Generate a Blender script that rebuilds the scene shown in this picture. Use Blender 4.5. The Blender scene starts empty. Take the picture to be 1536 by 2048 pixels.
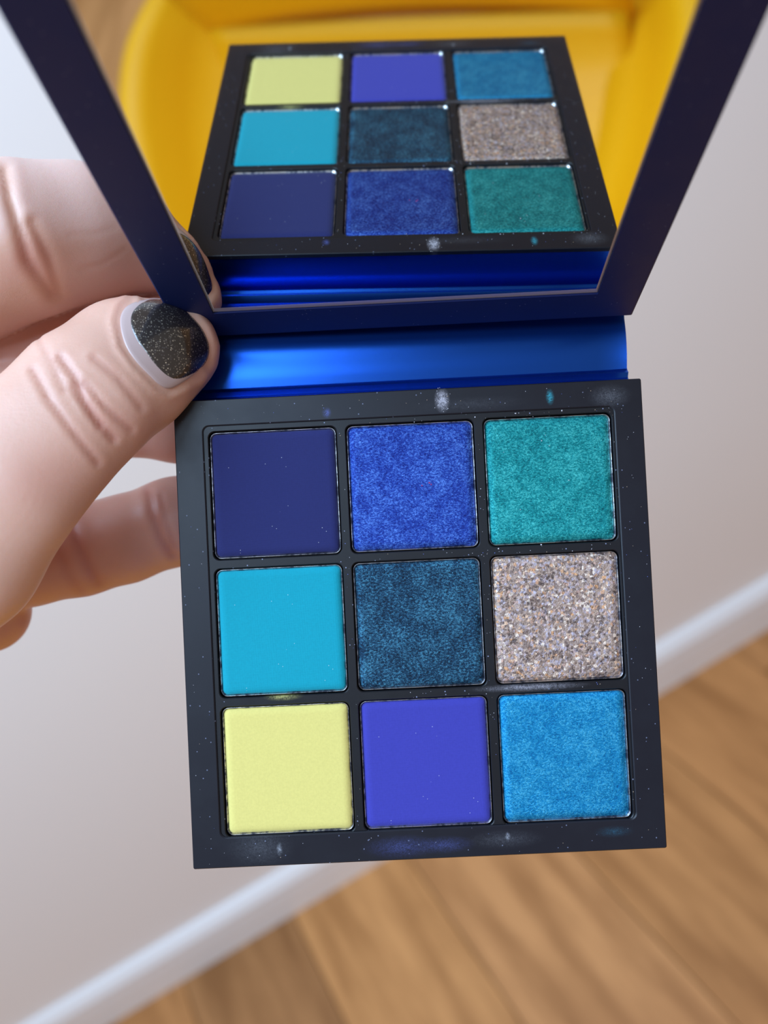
import bpy, bmesh, math, random
import numpy as np
from mathutils import Vector, Matrix, noise

random.seed(7)
scene = bpy.context.scene
COL = scene.collection

# ------------------------------------------------------------------ camera
S = 0.00088                       # one modelling unit in metres (the palette is 87 units wide)
FPX = 1600.0                      # focal length in pixels of the 1536 x 2048 frame
PITCH, ROLL, CAM_H, CAM_Y = math.radians(35), math.radians(31), 1.15, -0.808
_X = np.array([1., 0, 0]); _F = np.array([0, math.cos(PITCH), -math.sin(PITCH)]); _U = np.array([0, math.sin(PITCH), math.cos(PITCH)])
_XR = math.cos(ROLL) * _X - math.sin(ROLL) * _U
_XU = math.sin(ROLL) * _X + math.cos(ROLL) * _U
POS = np.array([0, CAM_Y, CAM_H])
CW = np.stack([_XR, -_XU, _F], 1)  # view axes (right, down, forward) -> world
cam_data = bpy.data.cameras.new('camera')
cam = bpy.data.objects.new('camera', cam_data); COL.objects.link(cam)
cam.matrix_world = Matrix([[_XR[i], _XU[i], -_F[i], POS[i]] for i in range(3)] + [[0, 0, 0, 1]])
cam_data.sensor_fit = 'HORIZONTAL'; cam_data.sensor_width = 36; cam_data.lens = 36 * FPX / 1536
cam_data.clip_start = 0.01; cam_data.clip_end = 50
cam_data.dof.use_dof = True; cam_data.dof.focus_distance = 148.5 * S; cam_data.dof.aperture_fstop = 15.5
scene.camera = cam

# ------------------------------------------------------------------ world, lamps, exposure
world = bpy.data.worlds.new('world'); scene.world = world; world.use_nodes = True
bg = world.node_tree.nodes['Background']
bg.inputs['Color'].default_value = (1.0, 0.80, 0.66, 1); bg.inputs['Strength'].default_value = 0.38

def area(name, loc, target, sx, sy, power, color):
    l = bpy.data.lights.new(name, 'AREA'); l.shape = 'RECTANGLE'; l.size = sx; l.size_y = sy
    l.energy = power; l.color = color
    o = bpy.data.objects.new(name, l); COL.objects.link(o); o.location = loc
    o.rotation_euler = (Vector(target) - Vector(loc)).to_track_quat('-Z', 'Y').to_euler()
    return o
area('window_light', (-0.66, -0.98, 2.4), (-0.05, -0.6, 1.0), 1.1, 1.0, 51, (0.49, 0.72, 1.0))
area('added_spine_light', (-0.25, -1.62, 2.25), (-0.0, -0.69, 1.07), 0.55, 0.4, 5.5, (0.55, 0.76, 1.0))  # unseen lamp added to put a highlight on the blue spine
scene.view_settings.view_transform = 'Standard'; scene.view_settings.look = 'None'
scene.view_settings.exposure = 0.0; scene.view_settings.gamma = 1.0; scene.view_settings.use_curve_mapping = False

# ------------------------------------------------------------------ helpers
def tag(o, label=None, cat=None, group=None, kind=None):
    if label: o['label'] = label
    if cat: o['category'] = cat
    if group: o['group'] = group
    if kind: o['kind'] = kind
    return o
def link(o, parent=None):
    COL.objects.link(o)
    if parent: o.parent = parent
    return o
def obj(name, bm, mats, parent=None, smooth=False, recalc=True):
    if recalc: bmesh.ops.recalc_face_normals(bm, faces=bm.faces[:])
    me = bpy.data.meshes.new(name); bm.to_mesh(me); bm.free()
    for m in (mats if isinstance(mats, (list, tuple)) else [mats]): me.materials.append(m)
    if smooth: me.polygons.foreach_set('use_smooth', [True] * len(me.polygons))
    return link(bpy.data.objects.new(name, me), parent)
def empty(name, matrix):
    o = bpy.data.objects.new(name, None); o.empty_display_size = 0.01; COL.objects.link(o); o.matrix_world = matrix
    return o
def srgb(r, g, b):
    f = lambda c: (c / 255) / 12.92 if c / 255 <= 0.04045 else ((c / 255 + 0.055) / 1.055) ** 2.4
    return (f(r), f(g), f(b), 1)

class NT:
    def __init__(s, name):
        s.m = bpy.data.materials.new(name); s.m.use_nodes = True; s.t = s.m.node_tree
        s.p = s.t.nodes['Principled BSDF']
    def n(s, typ, **kw):
        nd = s.t.nodes.new(typ)
        for k, v in kw.items():
            if k in nd.inputs: s.set(nd.inputs[k], v)
            else: setattr(nd, k, v)
        return nd
    def set(s, sock, v):
        if isinstance(v, bpy.types.NodeSocket): s.t.links.new(v, sock)
        else: sock.default_value = v
    def P(s, **kw):
        for k, v in kw.items(): s.set(s.p.inputs[k.replace('_', ' ')], v)
        return s
    def obj_co(s): return s.n('ShaderNodeTexCoord').outputs['Object']
    def noise(s, vec, scale, detail=2, rough=0.5):
        return s.n('ShaderNodeTexNoise', Vector=vec, Scale=scale, Detail=detail, Roughness=rough).outputs['Fac']
    def ramp(s, fac, stops, interp='LINEAR'):
        r = s.n('ShaderNodeValToRGB', Fac=fac); e = r.color_ramp.elements; r.color_ramp.interpolation = interp
        while len(e) < len(stops): e.new(0.5)
        for el, (pos, c) in zip(e, stops): el.position = pos; el.color = c
        return r.outputs['Color']
    def mix(s, fac, a, b, blend='MIX'):
        m = s.n('ShaderNodeMix', data_type='RGBA', blend_type=blend)
        for sock, v in ((m.inputs[0], fac), (m.inputs[6], a), (m.inputs[7], b)): s.set(sock, v)
        return m.outputs[2]
    def math(s, op, a, b=0.0, clamp=False):
        m = s.n('ShaderNodeMath', operation=op, use_clamp=clamp); s.set(m.inputs[0], a); s.set(m.inputs[1], b); return m.outputs[0]
    def bump(s, h, strength, dist):
        b = s.n('ShaderNodeBump', Height=h, Strength=strength, Distance=dist); s.set(s.p.inputs['Normal'], b.outputs[0]); return b

def plain(name, col, rough=0.5, metal=0.0, spec=0.5, **kw):
    return NT(name).P(Base_Color=col, Roughness=rough, Metallic=metal, Specular_IOR_Level=spec, **kw).m

# ------------------------------------------------------------------ setting materials
def wall_paint():
    k = NT('wall_paint'); co = k.obj_co()
    c = k.mix(k.noise(co, 3, 3), (0.86, 0.815, 0.785, 1), (0.89, 0.845, 0.815, 1))
    k.P(Base_Color=c, Roughness=0.85); k.bump(k.noise(co, 220, 2), 0.1, 0.001); return k.m
def plank_wood():
    k = NT('oak_plank'); tc = k.n('ShaderNodeTexCoord').outputs['Generated']; oi = k.n('ShaderNodeObjectInfo')
    co = k.obj_co()
    off = k.n('ShaderNodeVectorMath', operation='ADD'); k.set(off.inputs[0], co); 
    rv = k.n('ShaderNodeCombineXYZ', X=k.math('MULTIPLY', oi.outputs['Random'], 17.0), Y=k.math('MULTIPLY', oi.outputs['Random'], 31.0)).outputs[0]
    k.set(off.inputs[1], rv)
    mp = k.n('ShaderNodeMapping', Vector=off.outputs[0]); mp.inputs['Scale'].default_value = (14, 1.6, 8)
    g = k.noise(mp.outputs[0], 2.2, 5, 0.6)
    base = oi.outputs['Color']
    dark = k.mix(1.0, base, (0.74, 0.68, 0.60, 1), 'MULTIPLY')
    lite = k.mix(1.0, base, (1.15, 1.15, 1.15, 1), 'MULTIPLY')
    c = k.mix(k.ramp(g, [(0.36, (0, 0, 0, 1)), (0.62, (1, 1, 1, 1))]), dark, lite)
    k.P(Base_Color=c, Roughness=0.5, Specular_IOR_Level=0.3); k.bump(g, 0.15, 0.002); return k.m

# ------------------------------------------------------------------ the room
def clip_poly(poly, n, c):             # keep n.p <= c
    out = []
    for i, a in enumerate(poly):
        b = poly[(i + 1) % len(poly)]
        da, db = n[0] * a[0] + n[1] * a[1] - c, n[0] * b[0] + n[1] * b[1] - c
        if da <= 0: out.append(a)
        if da * db < 0:
            t = da / (da - db); out.append((a[0] + t * (b[0] - a[0]), a[1] + t * (b[1] - a[1])))
    return out
def prism(bm, poly, z0, z1, bev=0.0):
    lo = [bm.verts.new((x, y, z0)) for x, y in poly]; n = len(poly)
    cx = sum(p[0] for p in poly) / n; cy = sum(p[1] for p in poly) / n
    mid = [bm.verts.new((x, y, z1 - bev)) for x, y in poly]
    rings = [lo, mid]
    if bev:
        hi = []
        for x, y in poly:
            d = math.hypot(x - cx, y - cy) or 1
            hi.append(bm.verts.new((x - (x - cx) / d * bev, y - (y - cy) / d * bev, z1)))
        rings.append(hi)
    for a, b in zip(rings, rings[1:]):
        for i in range(n): bm.faces.new((a[i], a[(i + 1) % n], b[(i + 1) % n], b[i]))
    bm.faces.new(lo[::-1]); bm.faces.new(rings[-1])
def box(bm, x0, x1, y0, y1, z0, z1): prism(bm, [(x0, y0), (x1, y0), (x1, y1), (x0, y1)], z0, z1)

WX0, WX1, WY0 = -2.4, 2.6, -2.4
bm = bmesh.new(); box(bm, WX0, WX1, WY0, 0.0, -0.06, -0.014)
floor = tag(obj('floor', bm, plain('subfloor', (0.05, 0.035, 0.02, 1), 0.9)), 'warm oak plank floor along the white wall', kind='structure')
oak = plank_wood()
PLANK_A = math.radians(12)
pd = (math.sin(PLANK_A), -math.cos(PLANK_A)); pn = (math.cos(PLANK_A), math.sin(PLANK_A))   # along / across the planks
tones = [(0.52, 0.245, 0.085), (0.56, 0.27, 0.095), (0.48, 0.22, 0.075), (0.58, 0.28, 0.105), (0.50, 0.235, 0.085)]
PW, PL = 0.205, 1.25
for i in range(-13, 14):
    st = (i * 0.437) % 1.0 * PL
    for j in range(-2, 3):
        u0, v0 = i * PW - 0.05, j * PL - st
        q = [(u0 + 0.0008, v0 + 0.0008), (u0 + PW - 0.0008, v0 + 0.0008), (u0 + PW - 0.0008, v0 + PL - 0.0008), (u0 + 0.0008, v0 + PL - 0.0008)]
        poly = [(pn[0] * u + pd[0] * v, pn[1] * u + pd[1] * v) for u, v in q]
        for nn, cc in (((1, 0), WX1), ((-1, 0), -WX0), ((0, 1), -0.001), ((0, -1), -WY0)): 
            if poly: poly = clip_poly(poly, nn, cc)
        if len(poly) < 3: continue
        ar = abs(sum(poly[a][0] * poly[(a + 1) % len(poly)][1] - poly[(a + 1) % len(poly)][0] * poly[a][1] for a in range(len(poly)))) / 2
        if ar < 0.002: continue
        cx = sum(p[0] for p in poly) / len(poly); cy = sum(p[1] for p in poly) / len(poly)
        # mesh kept in the plank's own axes (y along the grain)
        loc = [((x - cx) * pn[0] + (y - cy) * pn[1], (x - cx) * pd[0] + (y - cy) * pd[1]) for x, y in poly]
        loc = [(a, -b) for a, b in loc]
        bm = bmesh.new(); prism(bm, loc, -0.014, 0.0, 0.0012)
        o = obj('plank', bm, oak, floor); o.location = (cx, cy, 0)
        o.rotation_euler = (0, 0, math.atan2(pn[1], pn[0]))
        t = tones[(i * 7 + j * 3) % 5]
        f = random.uniform(0.9, 1.08)
        if i in (-3,): f = 0.72
        o.color = (t[0] * f, t[1] * f, t[2] * f, 1)
paint = wall_paint()
bm = bmesh.new(); box(bm, WX0, WX1, 0.0, 0.12, 0.0, 2.6)
tag(obj('wall_back', bm, paint), 'plain white painted wall behind the hand', kind='structure')
def baseboard():
    bm = bmesh.new(); prof = [(0, 0), (-0.016, 0), (-0.016, 0.058), (-0.0145, 0.062), (-0.0145, 0.066), (-0.018, 0.069), (-0.018, 0.076), (-0.012, 0.088), (-0.007, 0.094), (0, 0.096)]
    a = [bm.verts.new((WX0, y - 0.0005, z)) for y, z in prof]; b = [bm.verts.new((WX1, y - 0.0005, z)) for y, z in prof]; n = len(prof)
    for i in range(n): bm.faces.new((a[i], a[(i + 1) % n], b[(i + 1) % n], b[i]))
    bm.faces.new(a); bm.faces.new(b[::-1]); return bm
tag(obj('baseboard_back', baseboard(), plain('baseboard_paint', (0.86, 0.85, 0.85, 1), 0.35)), 'white moulded baseboard between wall and oak floor', kind='structure')

# ------------------------------------------------------------------ yellow chair below the palette (seen in the mirror)
yellow = plain('yellow_plastic', (0.86, 0.42, 0.002, 1), 0.5, 0.0, 0.3)
def chair():
    root = empty('chair', Matrix.Translation((-0.27, -0.71, 0)) @ Matrix.Rotation(math.radians(-12), 4, 'Z'))
    tag(root, 'yellow moulded plastic armchair seen only in the mirror', 'chair')
    HX = 0.216
    bm = bmesh.new(); nu, nv = 24, 24; top = []; bot = []
    for j in range(nv + 1):
        r1 = []; r2 = []
        for i in range(nu + 1):
            u = -1 + 2 * i / nu; v = -1 + 2 * j / nv
            x = HX * u * math.sqrt(1 - 0.12 * v * v); y = 0.02 + 0.15 * v * math.sqrt(1 - (0.16 if v > 0 else 0.03) * u * u)
            z = 0.438 - 0.018 * (1 - u * u) * (1 - v * v) + 0.03 * max(0, (-v - 0.78) / 0.22) ** 1.5 - 0.02 * max(0, (v - 0.7) / 0.3) ** 2
            r1.append(bm.verts.new((x, y, z))); r2.append(bm.verts.new((x, y, z - 0.012)))
        top.append(r1); bot.append(r2)
    for j in range(nv):
        for i in range(nu):
            bm.faces.new((top[j][i], top[j][i + 1], top[j + 1][i + 1], top[j + 1][i])); bm.faces.new((bot[j][i], bot[j + 1][i], bot[j + 1][i + 1], bot[j][i + 1]))
    for j in range(nv):
        for i in (0, nu): bm.faces.new((top[j][i], top[j + 1][i], bot[j + 1][i], bot[j][i]))
    for i in range(nu):
        for j in (0, nv): bm.faces.new((top[j][i], bot[j][i], bot[j][i + 1], top[j][i + 1]))
    obj('seat', bm, yellow, root, True)
    def sweep(path, prof):           # path: (point, outward dir); prof: closed list of (outward, up)
        bm = bmesh.new(); rings = []
        for (p, o, s) in path: rings.append([bm.verts.new((p[0] + o[0] * a * s, p[1] + o[1] * a * s, p[2] + b * s)) for a, b in prof])
        n = len(prof)
        for r, q in zip(rings, rings[1:]):
            for i in range(n): bm.faces.new((r[i], r[(i + 1) % n], q[(i + 1) % n], q[i]))
        bm.faces.new(rings[0]); bm.faces.new(rings[-1][::-1]); return bm
    armprof = [(0, 0), (0.02, 0.006), (0.045, 0.035), (0.06, 0.07), (0.072, 0.082), (0.086, 0.082), (0.094, 0.074), (0.094, 0.064), (0.086, 0.068), (0.074, 0.068), (0.066, 0.06), (0.052, 0.024), (0.03, -0.006), (0, -0.012)]
    for sx in (-1, 1):
        path = []
        for k in range(25):
            a = -0.20 + 0.31 * k / 24; t = k / 24
            e = math.sin(math.pi * min(1, max(0, t))) ** 0.35 if 0 < t < 1 else 0.15
            inx = HX - 0.028 - 0.035 * max(0, (t - 0.45) / 0.55) ** 2 - 0.012 * max(0, 0.3 - t) / 0.3
            oa = math.radians(70 * max(0, (t - 0.6) / 0.4) ** 1.3)
            path.append(((sx * inx, a, 0.436), (sx * math.cos(oa), math.sin(oa)), max(0.2, e)))
        obj('arm', sweep(path, armprof), yellow, root, True)
    bm = bmesh.new(); rows = []
    for side in (0, 1):
        for j in range(13):
            row = []
            for i in range(17):
                u = -1 + 2 * i / 16; v = j / 12
                row.append(bm.verts.new((u * (0.205 + 0.01 * v), -0.136 - 0.055 * v + 0.012 * u * u - side * 0.012, 0.452 + 0.34 * v - 0.05 * v * abs(u) ** 4)))
            rows.append(row)
    f, b = rows[:13], rows[13:]
    for j in range(12):
        for i in range(16):
            bm.faces.new((f[j][i], f[j][i + 1], f[j + 1][i + 1], f[j + 1][i])); bm.faces.new((b[j][i], b[j + 1][i], b[j + 1][i + 1], b[j][i + 1]))
        for i in (0, 16): bm.faces.new((f[j][i], f[j + 1][i], b[j + 1][i], b[j][i]))
    for i in range(16):
        for j in (0, 12): bm.faces.new((f[j][i], b[j][i], b[j][i + 1], f[j][i + 1]))
    obj('backrest', bm, yellow, root, True)
    for sx in (-1, 1):
        for sy in (-1, 1):
            bm = bmesh.new(); r = []
            for k, (z, w) in enumerate(((0.43, 0.022), (0.2, 0.018), (0.0, 0.014))):
                cx, cy = sx * (0.18 + 0.02 * k), sy * (0.15 + 0.02 * k)
                r.append([bm.verts.new((cx + w * math.cos(t * math.pi / 6), cy + w * math.sin(t * math.pi / 6), z)) for t in range(12)])
            for a, c in zip(r, r[1:]):
                for i in range(12): bm.faces.new((a[i], a[(i + 1) % 12], c[(i + 1) % 12], c[i]))
            bm.faces.new(r[0]); bm.faces.new(r[-1]); obj('leg', bm, yellow, root, True)
chair()

# ------------------------------------------------------------------ the palette
RL = np.array([[0.998784, 0.04852, 0.008737], [-0.048688, 0.99861, 0.020168], [-0.007746, -0.020569, 0.999758]])
TL = np.array([4.180007, -22.654508, 148.607021])      # palette axes (right, down, into) -> view axes
_RW = CW @ RL; _TW = POS + CW @ TL * S
PM = Matrix([[_RW[i][0], _RW[i][1], _RW[i][2], _TW[i]] for i in range(3)] + [[0, 0, 0, 1]])
palette = tag(empty('makeup_palette', PM), 'open square blue and black eyeshadow palette with nine pans, held in the hand', 'makeup palette')
HW, H = 43.5, 86.43

def smudge_mat(name, base, rough, spots, speck=0.5, spec=0.36):
    """satin card with powder smudges: spots = (x, y, rx, ry, strength, colour) in palette units"""
    k = NT(name); co = k.obj_co()
    sc = k.n('ShaderNodeVectorMath', operation='SCALE'); k.set(sc.inputs[0], co); sc.inputs['Scale'].default_value = 1 / S; u = sc.outputs[0]
    c = k.n('ShaderNodeRGB').outputs[0]; c.default_value = base
    r = None; total = None
    n1 = k.noise(u, 1.6, 5, 0.7); n2 = k.noise(u, 4.5, 3, 0.6)
    for (x, y, rx, ry, st, colr) in spots:
        mp = k.n('ShaderNodeMapping', Vector=u, vector_type='TEXTURE'); mp.inputs['Location'].default_value = (x, y, 0); mp.inputs['Scale'].default_value = (rx, ry, 60)
        ln = k.n('ShaderNodeVectorMath', operation='LENGTH'); k.set(ln.inputs[0], mp.outputs[0])
        g = k.math('POWER', k.math('SUBTRACT', 1.0, ln.outputs['Value'], True), 1.5)
        g = k.math('MULTIPLY', g, k.ramp(k.math('MULTIPLY', n1, n2), [(0.12, (0, 0, 0, 1)), (0.42, (1, 1, 1, 1))]))
        g = k.math('MULTIPLY', g, st * 1.25, True)
        c = k.mix(g, c, colr)
    haze = k.ramp(k.noise(u, 0.09, 4, 0.6), [(0.45, (0, 0, 0, 1)), (0.75, (1, 1, 1, 1))])
    vor = k.n('ShaderNodeTexVoronoi', Vector=u, Scale=1.1)
    sp = k.math('MULTIPLY', k.math('LESS_THAN', vor.outputs['Distance'], 0.13), k.math('GREATER_THAN', k.n('ShaderNodeSeparateColor', Color=vor.outputs['Color']).outputs[0], 0.80))
    c = k.mix(k.math('MULTIPLY', sp, speck), c, (0.25, 0.28, 0.42, 1))
    k.P(Base_Color=c, Roughness=k.math('ADD', rough, k.math('MULTIPLY', haze, 0.1)), Specular_IOR_Level=spec)
    k.bump(k.noise(u, 6, 3), 0.05, 0.0001)
    return k.m
lil = (0.42, 0.40, 0.46, 1); tealp = (0.03, 0.28, 0.36, 1); bluep = (0.10, 0.13, 0.42, 1); grey = (0.28, 0.29, 0.33, 1)
black_card = smudge_mat('black_satin_card', (0.006, 0.007, 0.013, 1), 0.42, [
    (6.5, 2.2, 1.6, 2.6, 1.9, lil), (26.5, 2.6, 0.9, 1.7, 1.8, tealp), (37.5, 3.0, 4.5, 2.6, 0.4, grey), (12, 3.2, 12, 1.6, 0.12, grey),
    (-5, 84, 8, 2.4, 0.4, bluep), (3, 84, 6, 1.8, 0.4, bluep), (-31, 83, 7, 4, 0.22, grey), (-27.5, 83.4, 0.7, 1.4, 1.2, grey), (14, 83.5, 8, 2, 0.2, grey), (14.5, 83, 0.6, 0.9, 1.5, grey), (34, 83.0, 4, 1.2, 0.6, (0.02, 0.10, 0.16, 1)), (-15, 3.5, 1, 1.2, 0.9, bluep)])
panel_card = smudge_mat('black_panel_plastic', (0.005, 0.006, 0.009, 1), 0.42, [(-25.5, 55.6, 4, 0.9, 1.4, (0.35, 0.33, 0.12, 1)), (20, 56, 12, 0.9, 0.8, lil)], 0.8)
navy_card = smudge_mat('navy_satin_card', (0.006, 0.014, 0.085, 1), 0.5, [(6.5, -13, 2.2, 2.5, 1.0, grey), (27, -13, 0.9, 1.8, 1.5, tealp)], 0.3, 0.28)
blue_satin = plain('blue_metallic_card', (0.014, 0.10, 0.55, 1), 0.27, 0.95, 0.5)
def tin_mat():
    k = NT('pan_tin'); sc = k.n('ShaderNodeVectorMath', operation='SCALE'); k.set(sc.inputs[0], k.obj_co()); sc.inputs['Scale'].default_value = 1 / S
    w = k.ramp(k.noise(sc.outputs[0], 0.55, 4, 0.7), [(0.42, (0, 0, 0, 1)), (0.58, (1, 1, 1, 1))])
    k.P(Base_Color=k.mix(w, (0.10, 0.10, 0.13, 1), (0.72, 0.70, 0.70, 1)), Metallic=1.0, Roughness=k.math('SUBTRACT', 0.5, k.math('MULTIPLY', w, 0.22))); return k.m
tin = tin_mat()

def rrect(hx, hy, r, n=8, cx=0, cy=0):
    pts = []
    for (sx, sy, a0) in ((1, 1, 0), (-1, 1, 90), (-1, -1, 180), (1, -1, 270)):
        for k in range(n):
            a = math.radians(a0 + 90 * k / (n - 1)); pts.append((cx + sx * (hx - r) + r * math.cos(a), cy + sy * (hy - r) + r * math.sin(a)))
    return pts
def to_rect(pts, x0, x1, y0, y1, cx, cy):       # push a loop radially out to a rectangle
    out = []
    for x, y in pts:
        dx, dy = x - cx, y - cy; t = 1e9
        if abs(dx) > 1e-9: t = min(t, ((x1 if dx > 0 else x0) - cx) / dx)
        if abs(dy) > 1e-9: t = min(t, ((y1 if dy > 0 else y0) - cy) / dy)
        out.append((cx + dx * t, cy + dy * t))
    # snap the nearest point of each corner
    for X, Y in ((x0, y0), (x0, y1), (x1, y0), (x1, y1)):
        i = min(range(len(out)), key=lambda q: (out[q][0] - X) ** 2 + (out[q][1] - Y) ** 2); out[i] = (X, Y)
    return out
def ring(bm, pts, z): return [bm.verts.new((x * S, y * S, z * S)) for x, y in pts]
def bridge(bm, a, b, mi=0):
    n = len(a)
    for i in range(n):
        f = bm.faces.new((a[i], a[(i + 1) % n], b[(i + 1) % n], b[i])); f.material_index = mi
def cap(bm, a, mi=0): bm.faces.new(a).material_index = mi

# base: blue wrapped card tray under a black front frame
bm = bmesh.new()
o1 = rrect(HW - 0.25, H / 2 - 0.25, 0.5, 8, 0, H / 2)
a = ring(bm, o1, 0.85); b = ring(bm, o1, 9.8); c_ = ring(bm, rrect(HW - 0.7, H / 2 - 0.7, 0.5, 8, 0, H / 2), 10.3)
i1 = rrect(HW - 3, H / 2 - 3, 0.5, 8, 0, H / 2); e1 = ring(bm, i1, 0.85); e2 = ring(bm, i1, 2.8)
bridge(bm, a, b); bridge(bm, b, c_); cap(bm, c_); bridge(bm, a, e1); bridge(bm, e1, e2); cap(bm, e2)
tray = tag(obj('tray', bm, blue_satin, palette), 'blue metallic card body of the palette base')
PX, PY0, PY1 = 38.4, 4.7, 81.1
PCY = (PY0 + PY1) / 2; PHY = (PY1 - PY0) / 2
bm = bmesh.new()
outer = rrect(HW, H / 2, 0.35, 8, 0, H / 2); inner = rrect(PX, PHY, 1.3, 8, 0, PCY); inner2 = rrect(PX - 0.2, PHY - 0.2, 1.2, 8, 0, PCY)
L = [ring(bm, outer, 0.9), ring(bm, outer, 0.12), ring(bm, rrect(HW - 0.14, H / 2 - 0.14, 0.3, 8, 0, H / 2), 0.0), ring(bm, inner, 0.0), ring(bm, inner2, 0.14), ring(bm, inner2, 0.9)]
for p, q in zip(L, L[1:]): bridge(bm, p, q)
bridge(bm, L[-1], L[0])
tag(obj('front_frame', bm, black_card, palette), 'black satin border around the pans, smudged with powder')
# insert panel with nine wells
PIT, PS, OX, OY = 25.574, 23.496, 0.226, 6.155
centres = [[(OX + (q - 1) * PIT, OY + PS / 2 + r * PIT) for q in range(3)] for r in range(3)]
bm = bmesh.new()
xs = [-PX + 0.25, OX - PIT / 2, OX + PIT / 2, PX - 0.25]; ys = [PY0 + 0.25, OY + PS / 2 + PIT / 2, OY + PS / 2 + 1.5 * PIT, PY1 - 0.25]
for r in range(3):
    for q in range(3):
        cx, cy = centres[r][q]
        h0 = rrect(PS / 2 + 0.35, PS / 2 + 0.35, 1.3, 8, cx, cy); h1 = rrect(PS / 2 + 0.22, PS / 2 + 0.22, 1.25, 8, cx, cy)
        e = ring(bm, to_rect(h0, xs[q], xs[q + 1], ys[r], ys[r + 1], cx, cy), 0.28); a = ring(bm, h0, 0.28); b = ring(bm, h1, 0.42); d = ring(bm, h1, 2.6)
        bridge(bm, e, a); bridge(bm, a, b); bridge(bm, b, d); cap(bm, d)
tag(obj('insert_panel', bm, panel_card, palette, recalc=True), 'black plastic panel with nine square wells, dusted with powder')

# eyeshadows
def weave(k, u, amount):
    w = k.n('ShaderNodeTexWave', Vector=u, Scale=1.55, wave_type='BANDS', bands_direction='Y').outputs['Fac']
    w2 = k.n('ShaderNodeTexWave', Vector=u, Scale=1.55, wave_type='BANDS', bands_direction='X').outputs['Fac']
    return k.math('MULTIPLY', k.math('ADD', w, w2), amount)
def unit_co(k):
    sc = k.n('ShaderNodeVectorMath', operation='SCALE'); k.set(sc.inputs[0], k.obj_co()); sc.inputs['Scale'].default_value = 1 / S; return sc.outputs[0]
def matte(name, col, weave_amt=0.3, fleck=(1, 1, 1, 1)):
    k = NT(name); u = unit_co(k)
    n = k.noise(u, 2.2, 5, 0.7)
    c = k.mix(n, tuple(x * 0.86 for x in col[:3]) + (1,), tuple(min(1, x * 1.14) for x in col[:3]) + (1,))
    vor = k.n('ShaderNodeTexVoronoi', Vector=u, Scale=1.3)
    sp = k.math('MULTIPLY', k.math('LESS_THAN', vor.outputs['Distance'], 0.10), k.math('GREATER_THAN', k.n('ShaderNodeSeparateColor', Color=vor.outputs['Color']).outputs[0], 0.9))
    c = k.mix(k.math('MULTIPLY', sp, 0.35), c, fleck)
    k.P(Base_Color=c, Roughness=0.85, Specular_IOR_Level=0.25, Sheen_Weight=0.1)
    h = k.math('ADD', k.math('MULTIPLY', n, 0.6), weave(k, u, weave_amt)); k.bump(h, 0.25, 0.0001); return k.m
def shimmer(name, dark, mid, lite, scale=2.4, metal=0.7, rough=0.38, bump=0.7):
    k = NT(name); u = unit_co(k)
    mp = k.n('ShaderNodeMapping', Vector=u); mp.inputs['Scale'].default_value = (1, 1.5, 1); mp.inputs['Rotation'].default_value = (0, 0, 0.3)
    n = k.noise(mp.outputs[0], scale, 5, 0.8); n2 = k.noise(u, scale * 0.12, 3, 0.6); n3 = k.noise(u, scale * 3, 2, 0.7)
    f = k.math('ADD', k.math('ADD', k.math('MULTIPLY', n, 0.62), k.math('MULTIPLY', n2, 0.16)), k.math('MULTIPLY', n3, 0.22))
    c = k.ramp(f, [(0.40, dark), (0.50, mid), (0.60, lite)])
    k.P(Base_Color=c, Metallic=metal, Roughness=rough); k.bump(f, bump, 0.0003); return k.m
def glitter(name):
    k = NT(name); u = unit_co(k)
    v = k.n('ShaderNodeTexVoronoi', Vector=u, Scale=2.1); sep = k.n('ShaderNodeSeparateColor', Color=v.outputs['Color'])
    n2 = k.noise(u, 1.5, 4, 0.75); n3 = k.noise(u, 0.3, 3, 0.6)
    c = k.ramp(sep.outputs[0], [(0.0, srgb(124, 104, 98)), (0.25, srgb(170, 146, 134)), (0.50, srgb(190, 162, 144)), (0.72, srgb(188, 176, 188)), (0.88, srgb(220, 164, 118)), (0.97, srgb(240, 220, 204))])
    c = k.mix(k.ramp(k.math('ADD', k.math('MULTIPLY', n2, 0.7), k.math('MULTIPLY', n3, 0.3)), [(0.38, (0.9, 0.9, 0.9, 1)), (0.49, (0, 0, 0, 1))]), c, srgb(66, 52, 48))
    k.P(Base_Color=c, Metallic=0.5, Roughness=0.42)
    h = k.math('ADD', k.math('MULTIPLY', sep.outputs[1], 0.35), n2); k.bump(h, 0.8, 0.0004); return k.m
shadows = [
    ('deep navy matte eyeshadow', matte('navy_powder', srgb(32, 36, 88)), 0), ('royal blue shimmer eyeshadow', shimmer('royal_blue_shimmer', srgb(12, 22, 104), srgb(30, 64, 160), srgb(96, 142, 225)), 0.05), ('teal green shimmer eyeshadow', shimmer('teal_shimmer', srgb(0, 84, 96), srgb(8, 146, 150), srgb(86, 206, 204)), 0.05),
    ('bright cyan matte eyeshadow', matte('cyan_powder', srgb(6, 146, 164), 0.4), 0), ('dark petrol blue shimmer eyeshadow', shimmer('petrol_shimmer', srgb(8, 14, 26), srgb(24, 64, 94), srgb(84, 156, 186), 1.9, 0.7, 0.36, 0.9), 0.10), ('silvery taupe glitter eyeshadow with a pitted surface', glitter('taupe_glitter'), 0.28),
    ('pale lemon yellow matte eyeshadow', matte('yellow_powder', srgb(216, 200, 116), 0.2, (0.4, 0.35, 0.1, 1)), 0), ('violet blue matte eyeshadow', matte('violet_powder', srgb(58, 58, 154), 0.3), 0), ('ocean blue shimmer eyeshadow', shimmer('ocean_shimmer', srgb(2, 94, 156), srgb(10, 142, 196), srgb(86, 192, 230)), 0.05)]
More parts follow.
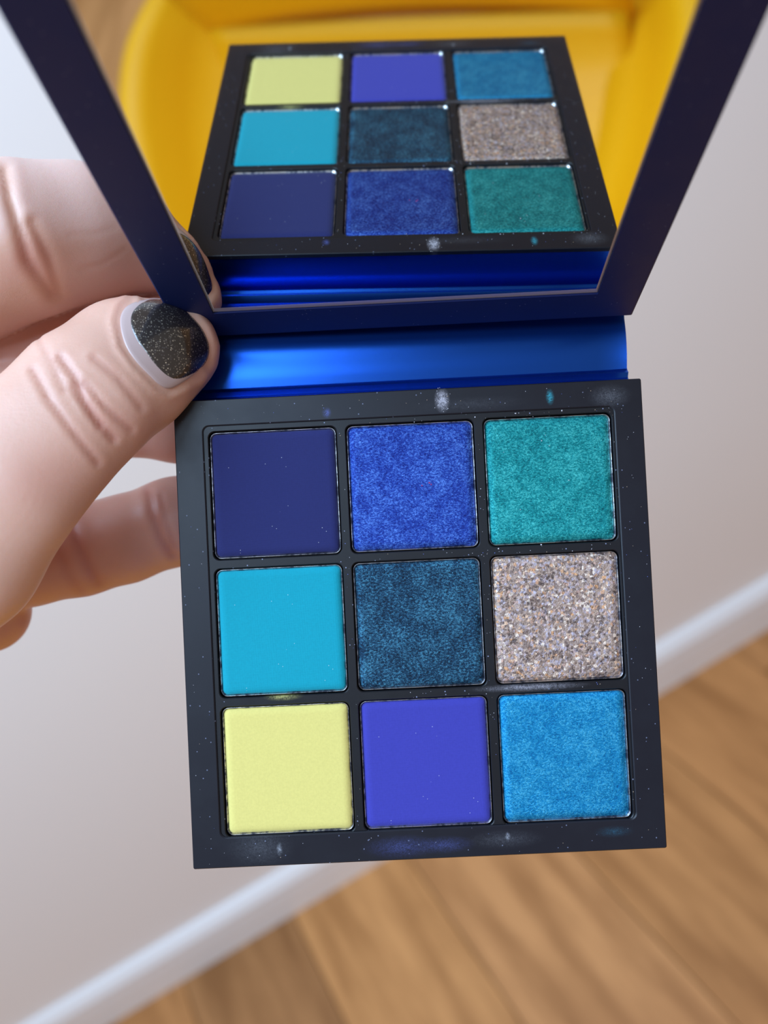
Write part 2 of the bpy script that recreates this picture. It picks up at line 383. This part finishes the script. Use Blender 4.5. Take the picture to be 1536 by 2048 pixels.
for r in range(3):
    for q in range(3):
        cx, cy = centres[r][q]; lab, mat_, amp = shadows[r * 3 + q]
        bm = bmesh.new(); hs = PS / 2
        L = [ring(bm, rrect(hs - 0.05, hs - 0.05, 1.15, 8), 2.5), ring(bm, rrect(hs, hs, 1.2, 8), 0.82), ring(bm, rrect(hs - 0.06, hs - 0.06, 1.15, 8), 0.74), ring(bm, rrect(hs - 0.12, hs - 0.12, 1.1, 8), 0.80), ring(bm, rrect(hs - 0.28, hs - 0.28, 1.0, 8), 1.3)]
        for p_, q_ in zip(L, L[1:]): bridge(bm, p_, q_)
        cap(bm, L[0]); cap(bm, L[-1])
        pan = obj('pan', bm, tin, palette, True); pan.location = (cx * S, cy * S, 0)
        bm = bmesh.new(); N = 16 if amp < 0.2 else 34; nr = 20 if amp < 0.2 else 56
        prev = ring(bm, rrect(hs - 0.27, hs - 0.27, 1.0, N), 1.28); first = prev
        for kk in range(nr):
            t = kk / nr
            ins = 0.27 + (0.06 if kk == 0 else 0.9 * min(1, kk / 3) if kk <= 3 else 0.9 + (hs - 1.3) * (kk - 3) / (nr - 3))
            z0 = 0.98 if kk == 0 else (0.90 - 0.34 * min(1, kk / 3))
            pts = rrect(hs - ins, hs - ins, max(0.02, min(1.0, (hs - ins) * 0.5)), N); vs = []
            for x, y in pts:
                z = z0
                if amp and kk > 1:
                    z += amp * (noise.fractal(Vector((x * 0.55 + 9 * q, y * 0.55, r * 5)), 0.9, 2.2, 5) * 0.6 - 0.1)
                elif kk > 3: z += 0.02 * noise.noise(Vector((x * 0.3, y * 0.3, q + 3 * r)))
                vs.append(bm.verts.new((x * S, y * S, z * S)))
            bridge(bm, prev, vs); prev = vs
        cap(bm, prev); cap(bm, first)
        tag(obj('eyeshadow', bm, mat_, pan, True), lab)
# spine: blue card strip between base and lid, with fold ridges
LO = np.array([0.445194, -13.515702, 7.099368]); LX = np.array([0.999446, 0.008664, -0.032142]); LE = np.array([-0.028252, -0.289874, -0.956648]); LN = np.array([-0.017606, 0.957026, -0.289469])
LT = 6.0
bm = bmesh.new()
prof = [(0.3, 9.3), (-0.6, 8.2), (-1.3, 7.9), (-1.75, 8.3), (-2.2, 8.15), (-2.7, 7.9), (-3.1, 8.35), (-3.6, 9.25), (-5, 9.12), (-6, 9.05), (-7, 9.04), (-8, 9.07), (-9, 9.14), (-10, 9.25), (-11, 9.4), (-12, 9.65), (-13.5, 10.1), (-16, 10.5), (-19.0, 9.5), (-19.3, 10.4), (-16, 11.3), (-12, 11.8), (-8, 11.2), (-4, 10.4), (-1, 10.3), (0.3, 10.2)]
secs = []
NX = 30
for i in range(NX + 1):
    t = -1 + 2 * i / NX; x = t * 43.6 
    secs.append([bm.verts.new(((x + (0.9 * max(0, (-y - 3) / 16) * 0 + 0) + 0.55 * (-y / 19)) * S, (y + 0.0) * S, (z + 0.10 * math.sin(3 * t) + (-0.45 if abs(t) > 0.985 and z < 11.05 and -19 < y < -3.3 else 0)) * S)) for y, z in prof])
n = len(prof)
for a, b in zip(secs, secs[1:]):
    for i in range(n): bm.faces.new((a[i], a[(i + 1) % n], b[(i + 1) % n], b[i]))
bm.faces.new(secs[0]); bm.faces.new(secs[-1][::-1])
spine = tag(obj('spine', bm, blue_satin, palette, True), 'shiny blue folded card hinge between base and lid')
md = spine.modifiers.new('split', 'EDGE_SPLIT'); md.split_angle = math.radians(50)
# lid with mirror
lid = tag(empty('lid', Matrix.Identity(4)), None); lid.parent = palette
lid.matrix_parent_inverse = Matrix.Identity(4)
LM = Matrix([[LX[i], LE[i], LN[i], LO[i] * S] for i in range(3)] + [[0, 0, 0, 1]])     # x across, y up the lid, z out of its face
lid.matrix_local = LM
LHW, LL, FW = 43.8, 88.0, 8.1
bm = bmesh.new()
outer = rrect(LHW, LL / 2, 0.3, 8, 0, LL / 2); oin = rrect(LHW - 0.3, LL / 2 - 0.3, 0.3, 8, 0, LL / 2)
mh = (LL - 2 * FW + 0.0) / 2; mcy = LL / 2
inner = rrect(LHW - FW, mh, 0.15, 8, 0, mcy)
L = [ring(bm, outer, -LT + 0.3), ring(bm, outer, -0.18), ring(bm, oin, 0.0), ring(bm, inner, 0.0), ring(bm, inner, -0.6)]
for p, q in zip(L, L[1:]): bridge(bm, p, q)
bk = ring(bm, oin, -LT); bridge(bm, L[0], bk); cap(bm, bk)
bm2 = bm
frame = tag(obj('lid_frame', bm, navy_card, lid), 'dark navy card frame around the mirror')
glass = plain('mirror_silvering', (0.80, 0.83, 0.81, 1), 0.025, 1.0)
me_ = (LHW - FW - 0.02, mh - 0.02)
bm = bmesh.new()
a = ring(bm, rrect(me_[0] - 0.6, me_[1] - 1.7, 0.05, 8, 0, mcy), -0.10); cap(bm, a)
mir = tag(obj('mirror', bm, glass, lid, recalc=False), 'square mirror reflecting the pans')
bm = bmesh.new()
a = ring(bm, rrect(me_[0], me_[1], 0.15, 8, 0, mcy), -0.58); b = ring(bm, rrect(me_[0], me_[1], 0.15, 8, 0, mcy), -0.42)
c_ = ring(bm, rrect(me_[0] - 0.6, me_[1] - 1.7, 0.05, 8, 0, mcy), -0.10)
bridge(bm, a, b); bridge(bm, b, c_); cap(bm, a)
tag(obj('mirror_bevel', bm, plain('ground_glass_edge', (0.80, 0.80, 0.79, 1), 0.42, 0.6), lid), 'pale ground bevel along the mirror edge')
# powder specks on the black border
bm = bmesh.new(); rs = random.Random(3)
def speck(x, y, z, s, mi):
    v = []
    for k in range(5):
        a = k * 1.2566 + rs.random(); rr = s * rs.uniform(0.5, 1)
        v.append(bm.verts.new(((x + rr * math.cos(a)) * S, (y + rr * math.sin(a)) * S, z * S)))
    t = bm.verts.new((x * S, y * S, (z - s * 0.6) * S))
    for k in range(5): bm.faces.new((v[k], v[(k + 1) % 5], t)).material_index = mi
    bm.faces.new(v).material_index = mi
for k in range(90):                                  # front frame
    side = rs.random()
    if side < 0.5: x, y = rs.uniform(-42, 42), rs.uniform(0.8, 4.2)
    elif side < 0.75: x, y = rs.uniform(39, 43), rs.uniform(2, 84)
    elif side < 0.85: x, y = rs.uniform(-43, -39), rs.uniform(2, 84)
    else: x, y = rs.uniform(-42, 42), rs.uniform(82, 86)
    speck(x, y, 0.0, rs.choice((0.05, 0.06, 0.08, 0.1)), rs.choice((0, 0, 0, 1, 2)))
for k in range(110):                                 # ribs between the pans
    if rs.random() < 0.6: x, y = rs.uniform(-13, 38), rs.choice((5.6, OY + PIT - 1.0, OY + 2 * PIT - 1.0)) + rs.uniform(-0.6, 0.6)
    else: x, y = OX + rs.choice((-0.5, 0.5, 1.49)) * PIT + rs.uniform(-0.5, 0.5), rs.uniform(6, 80)
    speck(x, y, 0.28, rs.choice((0.05, 0.06, 0.08, 0.11)), rs.choice((0, 0, 0, 1, 2)))
for k in range(60): speck(rs.gauss(6.6, 0.55), rs.gauss(2.4, 1.0), 0.0, rs.uniform(0.05, 0.12), 0)
for x, y in ((2.0, 17.8), (3.4, 17.4), (3.7, 17.7)): speck(x, y, 0.56, 0.2, 3)
for x, y, s_ in ((24.6, 10.6, 0.16), (25.4, 9.6, 0.1), (26.0, 11.6, 0.1), (29.3, 18.2, 0.13), (20.0, 23.2, 0.13), (17.5, 12.4, 0.09)): speck(x, y, 0.5, s_, 0)
for x, y in ((20.0, 5.3), (12.5, 5.6), (28.6, 5.2), (15.6, 30.2), (23.5, 29.9)): speck(x, y, 0.28, 0.2, 0)
tag(obj('powder_dust', bm, [plain('pale_dust', (0.62, 0.60, 0.66, 1), 0.7), plain('blue_dust', (0.15, 0.2, 0.6, 1), 0.7), plain('tan_dust', (0.5, 0.36, 0.25, 1), 0.7), plain('red_dust', (0.45, 0.03, 0.12, 1), 0.7)], palette), 'loose pale powder specks', kind='stuff')

# ------------------------------------------------------------------ the hand
def q(px, py, d): return np.array([(px - 768) / FPX * d, (py - 1024) / FPX * d, d])
# chains of (pixel x, pixel y, depth, radius in units)
THUMB = [(345, 700, 152.2, 8.7), (300, 716, 150.2, 10.2), (250, 737, 146.5, 12.1), (164, 802, 142, 12.4), (84, 884, 139.5, 12.5), (0, 965, 138, 13.8), (-110, 1080, 139, 17.0), (-230, 1160, 146, 20)]
INDEX = [(430, 462, 176, 10.5), (300, 464, 169, 11.8), (150, 466, 160, 12.9), (40, 482, 155, 14.2), (-60, 520, 156, 14.4), (-220, 620, 164, 15), (-330, 780, 170, 18)]
MIDDLE = [(520, 705, 178, 9.5), (360, 700, 177, 11.5), (180, 690, 175.5, 12.3), (20, 680, 175, 13), (-120, 690, 175, 14), (-330, 830, 176, 17)]
RING = [(520, 850, 176, 9), (360, 825, 175, 10.6), (250, 806, 175, 11.2), (60, 790, 175, 12), (-100, 800, 175, 13), (-330, 900, 177, 17)]
PINKY = [(520, 995, 172, 7.8), (350, 1043, 171.5, 9.0), (250, 1078, 171, 9.0), (160, 1100, 170, 9.3), (60, 1115, 169, 9.8), (-80, 1125, 170, 11), (-320, 1000, 176, 17)]
HEEL = [(-22, 1226, 176, 8.2), (-110, 1222, 176, 9.5), (-230, 1195, 175, 13), (-380, 1120, 168, 24)]
PALM = [(-230, 780, 166, 20), (-330, 960, 168, 26), (-380, 1120, 168, 26), (-520, 1250, 170, 24), (-760, 1480, 172, 23), (-1000, 1720, 174, 25)]
def cone(P, a, b, ra, rb):                  # tapered capsule distance
    ba = b - a; l2 = ba @ ba; rr = ra - rb; a2 = l2 - rr * rr; il2 = 1 / l2
    pa = P - a; y = pa @ ba; z = y - l2
    x2 = ((pa * l2 - y[..., None] * ba) ** 2).sum(-1); y2 = y * y * l2; z2 = z * z * l2
    k = np.sign(rr) * rr * rr * x2
    d = (np.sqrt(x2 * a2 * il2) + y * rr) * il2 - ra
    m1 = np.sign(z) * a2 * z2 > k; m2 = np.sign(y) * a2 * y2 < k
    d = np.where(m1, np.sqrt(x2 + z2) * il2 - rb, d)
    return np.where(m2 & ~m1, np.sqrt(x2 + y2) * il2 - ra, d)
def smin(a, b, k):
    h = np.maximum(k - np.abs(a - b), 0) / k
    return np.minimum(a, b) - h * h * h * k / 6
def chain(P, ch, k):
    d = None
    for u, v in zip(ch, ch[1:]):
        e = cone(P, q(*u[:3]), q(*v[:3]), u[3], v[3]); d = e if d is None else smin(d, e, k)
    return d
FLAT = 1.85                                  # the pressed thumb is wider than it is thick
def thumb_sdf(P):
    Q = np.array(P, dtype=np.float64 if np.ndim(P) < 4 else np.float32); Q[..., 2] = (Q[..., 2] - 150) * FLAT + 150
    ch = [(768 + (x - 768) * d / ((d - 150) * FLAT + 150), 1024 + (y - 1024) * d / ((d - 150) * FLAT + 150), (d - 150) * FLAT + 150, r) for x, y, d, r in THUMB]
    return chain(Q, ch, 5)
def hand_sdf(P, member=False):
    palm = smin(chain(P, PALM, 10), chain(P, HEEL, 4), 3)
    fs = [thumb_sdf(P), chain(P, INDEX, 4), chain(P, MIDDLE, 4), chain(P, RING, 4), chain(P, PINKY, 4)]
    if member: return np.argmin(np.stack(fs + [palm]), 0)
    ks = (14, 10, 10, 10, 10); d = None
    for f, k in zip(fs, ks):
        e = smin(f, palm, k); d = e if d is None else smin(d, e, 1.2)
    return d
def surface_net(lo, hi, h):
    ax = [np.arange(lo[i], hi[i] + h, h, dtype=np.float32) for i in range(3)]
    n = [len(a) for a in ax]; F = np.empty(n, np.float32)
    for i0 in range(0, n[0], 24):
        g = np.stack(np.meshgrid(ax[0][i0:i0 + 24], ax[1], ax[2], indexing='ij'), -1); F[i0:i0 + 24] = hand_sdf(g)
    sgn = F < 0
    c = np.zeros([m - 1 for m in n], np.int8)
    for dx in (0, 1):
        for dy in (0, 1):
            for dz in (0, 1): c += sgn[dx:n[0] - 1 + dx, dy:n[1] - 1 + dy, dz:n[2] - 1 + dz]
    act = (c > 0) & (c < 8); idx = -np.ones(act.shape, np.int64); cells = np.argwhere(act); idx[act] = np.arange(len(cells))
    acc = np.zeros((len(cells), 3)); cnt = np.zeros(len(cells))
    corners = [(x, y, z) for x in (0, 1) for y in (0, 1) for z in (0, 1)]
    for a in corners:
        for axis in range(3):
            if a[axis]: continue
            b = list(a); b[axis] = 1
            fa = F[tuple((cells + a).T)]; fb = F[tuple((cells + b).T)]; m = (fa < 0) != (fb < 0)
            t = np.where(m, fa / np.where(m, fa - fb, 1), 0); p = np.array(a, float) + np.outer(t, np.array(b) - np.array(a))
            acc += p * m[:, None]; cnt += m
    V = np.array(lo) + (cells + acc / cnt[:, None]) * h
    faces = []
    for axis in range(3):
        u, w = (axis + 1) % 3, (axis + 2) % 3
        s0 = [slice(None)] * 3; s1 = [slice(None)] * 3; s0[axis] = slice(0, -1); s1[axis] = slice(1, None)
        A = sgn[tuple(s0)]; B = sgn[tuple(s1)]
        E = np.argwhere(A != B); ok = (E[:, u] > 0) & (E[:, w] > 0) & (E[:, u] < n[u] - 1) & (E[:, w] < n[w] - 1); E = E[ok]
        fl = A[tuple(E.T)]
        def cell(du, dw):
            Q = E.copy(); Q[:, u] += du; Q[:, w] += dw; return idx[tuple(Q.T)]
        Q = np.stack([cell(-1, -1), cell(0, -1), cell(0, 0), cell(-1, 0)], 1)
        Q[~fl] = Q[~fl][:, ::-1]; faces.append(Q)
    return V, np.concatenate(faces)
def grad(P, f, e=0.15):
    g = np.stack([f(P + np.eye(3)[i] * e) - f(P - np.eye(3)[i] * e) for i in range(3)], -1); return g / (np.linalg.norm(g, axis=-1, keepdims=True) + 1e-9)
def px_of(V): return np.stack([768 + FPX * V[:, 0] / V[:, 2], 1024 + FPX * V[:, 1] / V[:, 2]], 1)
def seg_dist(P, line):
    d = np.full(len(P), 1e9); line = [np.array(p, float) for p in line]
    for a, b in zip(line, line[1:]):
        t = np.clip(((P - a) @ (b - a)) / ((b - a) @ (b - a)), 0, 1); d = np.minimum(d, np.linalg.norm(P - a - t[:, None] * (b - a), axis=1))
    return d
def w_of(V): return POS + (CW @ V.T).T * S

V, FQ = surface_net((-150, -86, 112), (-14, 66, 206), 0.6)
mem = hand_sdf(V, True); N0 = grad(V, hand_sdf); PXV = px_of(V)
front = N0[:, 2] < 0.25
CREASES = [  # finger, depth (units), half width (px), polyline
    (0, 0.42, 7, [(66, 740), (100, 800), (151, 869), (196, 925)]), (0, 0.55, 7, [(121, 715), (151, 754), (170, 800), (200, 845), (228, 878)]),
    (0, 0.30, 6, [(146, 775), (185, 832), (200, 852)]), (0, 0.32, 7, [(188, 715), (236, 754), (284, 815)]), (0, 0.40, 6, [(170, 766), (212, 815), (264, 860)]),
    (0, 0.22, 6, [(72, 668), (110, 735), (130, 780)]),
    (1, 0.9, 11, [(8, 340), (20, 400), (36, 450), (56, 520), (104, 592)]), (1, 0.5, 10, [(64, 445), (98, 515), (120, 590)]), (1, 0.10, 5, [(160, 540), (205, 528), (250, 500)]), (1, 0.08, 5, [(140, 470), (190, 468), (230, 455)]),
    (4, 0.5, 8, [(298, 985), (304, 1020), (322, 1070), (345, 1110)]), (4, 0.25, 6, [(322, 990), (332, 1040), (350, 1090)]), (4, 0.45, 9, [(140, 1040), (152, 1075), (172, 1120), (196, 1165)]), (4, 0.3, 8, [(112, 1090), (134, 1144), (158, 1180)]),
    (5, 0.3, 8, [(30, 1180), (44, 1240)])]
disp = np.zeros(len(V)); red = np.zeros(len(V))
for fi, dep, wd, ln in CREASES:
    m = np.where((mem == fi) & front)[0]; d = seg_dist(PXV[m], ln)
    disp[m] -= 0.75 * dep * np.exp(-(d / wd) ** 2); red[m] += 0.55 * min(1, dep * 1.6) * np.exp(-(d / (wd * 1.6)) ** 2)
    disp[m] += 0.16 * dep * np.exp(-((d - wd * 2.3) / (wd * 1.3)) ** 2)
def blob(fi, x, y, rx, ry, s):
    m = np.where((mem == fi) & front)[0]; P = PXV[m]; red[m] += s * np.exp(-((P[:, 0] - x) / rx) ** 2 - ((P[:, 1] - y) / ry) ** 2)
blob(1, 60, 520, 70, 60, 0.5); blob(1, 200, 500, 130, 40, 0.35); blob(1, 10, 560, 60, 80, 0.5); blob(0, 425, 700, 25, 60, 0.3)
blob(0, 110, 960, 120, 70, 0.35); blob(0, 250, 850, 70, 50, 0.25); blob(4, 120, 1090, 130, 90, 0.3); blob(0, 245, 640, 22, 60, 0.4)
red[mem == 1] -= 0.55; red[mem == 2] += 0.6; red[mem == 3] += 0.4; red[mem == 4] += 0.2; red[mem == 5] += 0.2  # index painted paler as if strongly lit, fingers behind darker red as if shaded
# nail bed pressed slightly into the thumb so that the plate sits in a fold of skin
NAIL = [(236, 642), (244, 617), (262, 604), (288, 597), (318, 595), (351, 606), (382, 630), (406, 657), (421, 694), (415, 724), (391, 750), (362, 770), (338, 782), (318, 772), (296, 750), (270, 724), (247, 690)]
POLISH = [(256, 642), (263, 617), (288, 599), (318, 596), (351, 606), (382, 630), (406, 657), (421, 694), (415, 724), (391, 748), (357, 763), (335, 757), (312, 736), (291, 709), (266, 675)]
m = np.where((mem == 0) & front)[0]; d = seg_dist(PXV[m], NAIL[:1] + NAIL[-7:][::-1] + []); dl = seg_dist(PXV[m], NAIL[:3])
disp[m] += 0.30 * np.exp(-((np.minimum(d, dl) - 14) / 7) ** 2)
d = seg_dist(PXV[m], [(388, 622), (416, 656), (430, 692), (424, 730), (398, 762)]); disp[m] += 0.5 * np.exp(-(d / 10) ** 2)
V = V + N0 * disp[:, None]
hand_mat = None
def skin():
    k = NT('skin'); u = unit_co(k)
    at = k.n('ShaderNodeAttribute', attribute_name='redness_and_light').outputs['Fac']
    n = k.noise(u, 0.12, 4, 0.6)
    base = k.mix(n, (0.66, 0.375, 0.275, 1), (0.74, 0.44, 0.34, 1))
    base = k.mix(k.math('MULTIPLY', at, -0.9, True), base, (0.88, 0.66, 0.62, 1))  # negative values pale the skin, painting bright light onto the index
    c = k.mix(k.math('MULTIPLY', at, 0.85, True), base, (0.50, 0.17, 0.125, 1))
    k.P(Base_Color=c, Roughness=0.42, Specular_IOR_Level=0.5, Subsurface_Weight=0.3, Subsurface_Scale=0.004)
    k.p.inputs['Subsurface Radius'].default_value = (1.0, 0.35, 0.2)
    v = k.n('ShaderNodeTexVoronoi', Vector=u, Scale=2.6, feature='DISTANCE_TO_EDGE').outputs['Distance']
    mp = k.n('ShaderNodeMapping', Vector=u); mp.inputs['Rotation'].default_value = (0, 0, 0.7); mp.inputs['Scale'].default_value = (0.5, 1.8, 1)
    w = k.noise(mp.outputs[0], 1.5, 5, 0.7); w2 = k.noise(u, 0.9, 3, 0.6)
    h = k.math('ADD', k.math('MULTIPLY', k.math('MINIMUM', v, 0.12), 0.9), k.math('ADD', k.math('MULTIPLY', w, 0.6), k.math('MULTIPLY', w2, 0.5))); k.bump(h, 0.2, 0.0003); return k.m
WV = w_of(V); org = w_of(np.array([q(-380, 1120, 168)]))[0]
HM = Matrix.Translation(Vector(org)) @ Matrix([[CW[i][0], CW[i][1], CW[i][2], 0] for i in range(3)] + [[0, 0, 0, 1]])
HO = q(-380, 1120, 168)
me = bpy.data.meshes.new('hand'); me.from_pydata(((V - HO) * S).tolist(), [], FQ.tolist()); me.update()
me.polygons.foreach_set('use_smooth', [True] * len(me.polygons))
at = me.attributes.new('redness_and_light', 'FLOAT', 'POINT'); at.data.foreach_set('value', np.clip(red, -1, 1).astype(np.float32))
me.materials.append(skin())
hand = link(bpy.data.objects.new('hand', me)); hand.matrix_world = HM
tag(hand, 'left hand with dark glittery thumbnail gripping the palette hinge, fingers behind it', 'hand')
def nail_plate(poly, off, edge, name, mats, dome=0.0):
    P = [np.array(p, float) for p in poly]
    for _ in range(3):
        P = [w for a, b in zip(P, P[1:] + P[:1]) for w in (a * 0.75 + b * 0.25, a * 0.25 + b * 0.75)]
    P = np.array(P); c = P.mean(0); n = len(P); rings = []
    sc = [1.0, 0.975, 0.94, 0.86, 0.75, 0.62, 0.48, 0.34, 0.2, 0.08]
    for kk, s in enumerate(sc):
        pts = c + (P - c) * s; dirs = np.stack([(pts[:, 0] - 768) / FPX, (pts[:, 1] - 1024) / FPX, np.ones(n)], 1)
        target = edge if kk == 0 else off * (0.65 if kk == 1 else 1.0) + dome * (1 - s * s)
        ts = np.linspace(125, 165, 161); D = np.stack([thumb_sdf(dirs * tt) for tt in ts]) - target
        hit = D < 0; i0 = np.where(hit.any(0), hit.argmax(0), D.argmin(0)); t = ts[i0]
        ok = hit.any(0) & (i0 > 0); ar = np.arange(n); d1 = D[i0, ar]; d0 = D[np.maximum(i0 - 1, 0), ar]
        t = np.where(ok, t - (ts[1] - ts[0]) * d1 / np.where(ok, d1 - d0, 1), t)
        rings.append(dirs * t[:, None])
    A = np.concatenate(rings); F = []
    for r in range(len(sc) - 1):
        for i in range(n): F.append((r * n + i, r * n + (i + 1) % n, (r + 1) * n + (i + 1) % n, (r + 1) * n + i))
    F.append(tuple((len(sc) - 1) * n + i for i in range(n)))
    me = bpy.data.meshes.new(name); me.from_pydata(((A - HO) * S).tolist(), [], F); bm = bmesh.new(); bm.from_mesh(me); bmesh.ops.recalc_face_normals(bm, faces=bm.faces[:])
    bm.faces.ensure_lookup_table(); bm.normal_update()
    if bm.faces[len(bm.faces) - 1].normal.z > 0: bmesh.ops.reverse_faces(bm, faces=bm.faces[:])
    return obj(name, bm, mats, hand, True, recalc=False)
def polish():
    k = NT('black_glitter_polish'); u = unit_co(k)
    v = k.n('ShaderNodeTexVoronoi', Vector=u, Scale=3.0); sep = k.n('ShaderNodeSeparateColor', Color=v.outputs['Color'])
    on = k.math('MULTIPLY', k.math('LESS_THAN', v.outputs['Distance'], 0.34), k.math('GREATER_THAN', sep.outputs[0], 0.30))
    gl = k.ramp(sep.outputs[1], [(0, (0.10, 0.10, 0.11, 1)), (0.7, (0.35, 0.32, 0.28, 1)), (1, (0.85, 0.78, 0.62, 1))])
    c = k.mix(on, (0.020, 0.016, 0.015, 1), gl)
    k.P(Base_Color=c, Roughness=0.3, Metallic=k.math('MULTIPLY', on, 0.7), Coat_Weight=1.0, Coat_Roughness=0.07); return k.m
nail = tag(nail_plate(NAIL, 0.36, -1.2, 'nail', plain('bare_nail', (0.50, 0.37, 0.35, 1), 0.3, 0, 0.5), 0.4), 'bare pinkish grown-out rim of the thumbnail')
pol = nail_plate(POLISH, 0.52, 0.15, 'nail_polish', polish(), 0.8); pol.parent = nail
tag(pol, 'black nail polish with fine silver glitter')
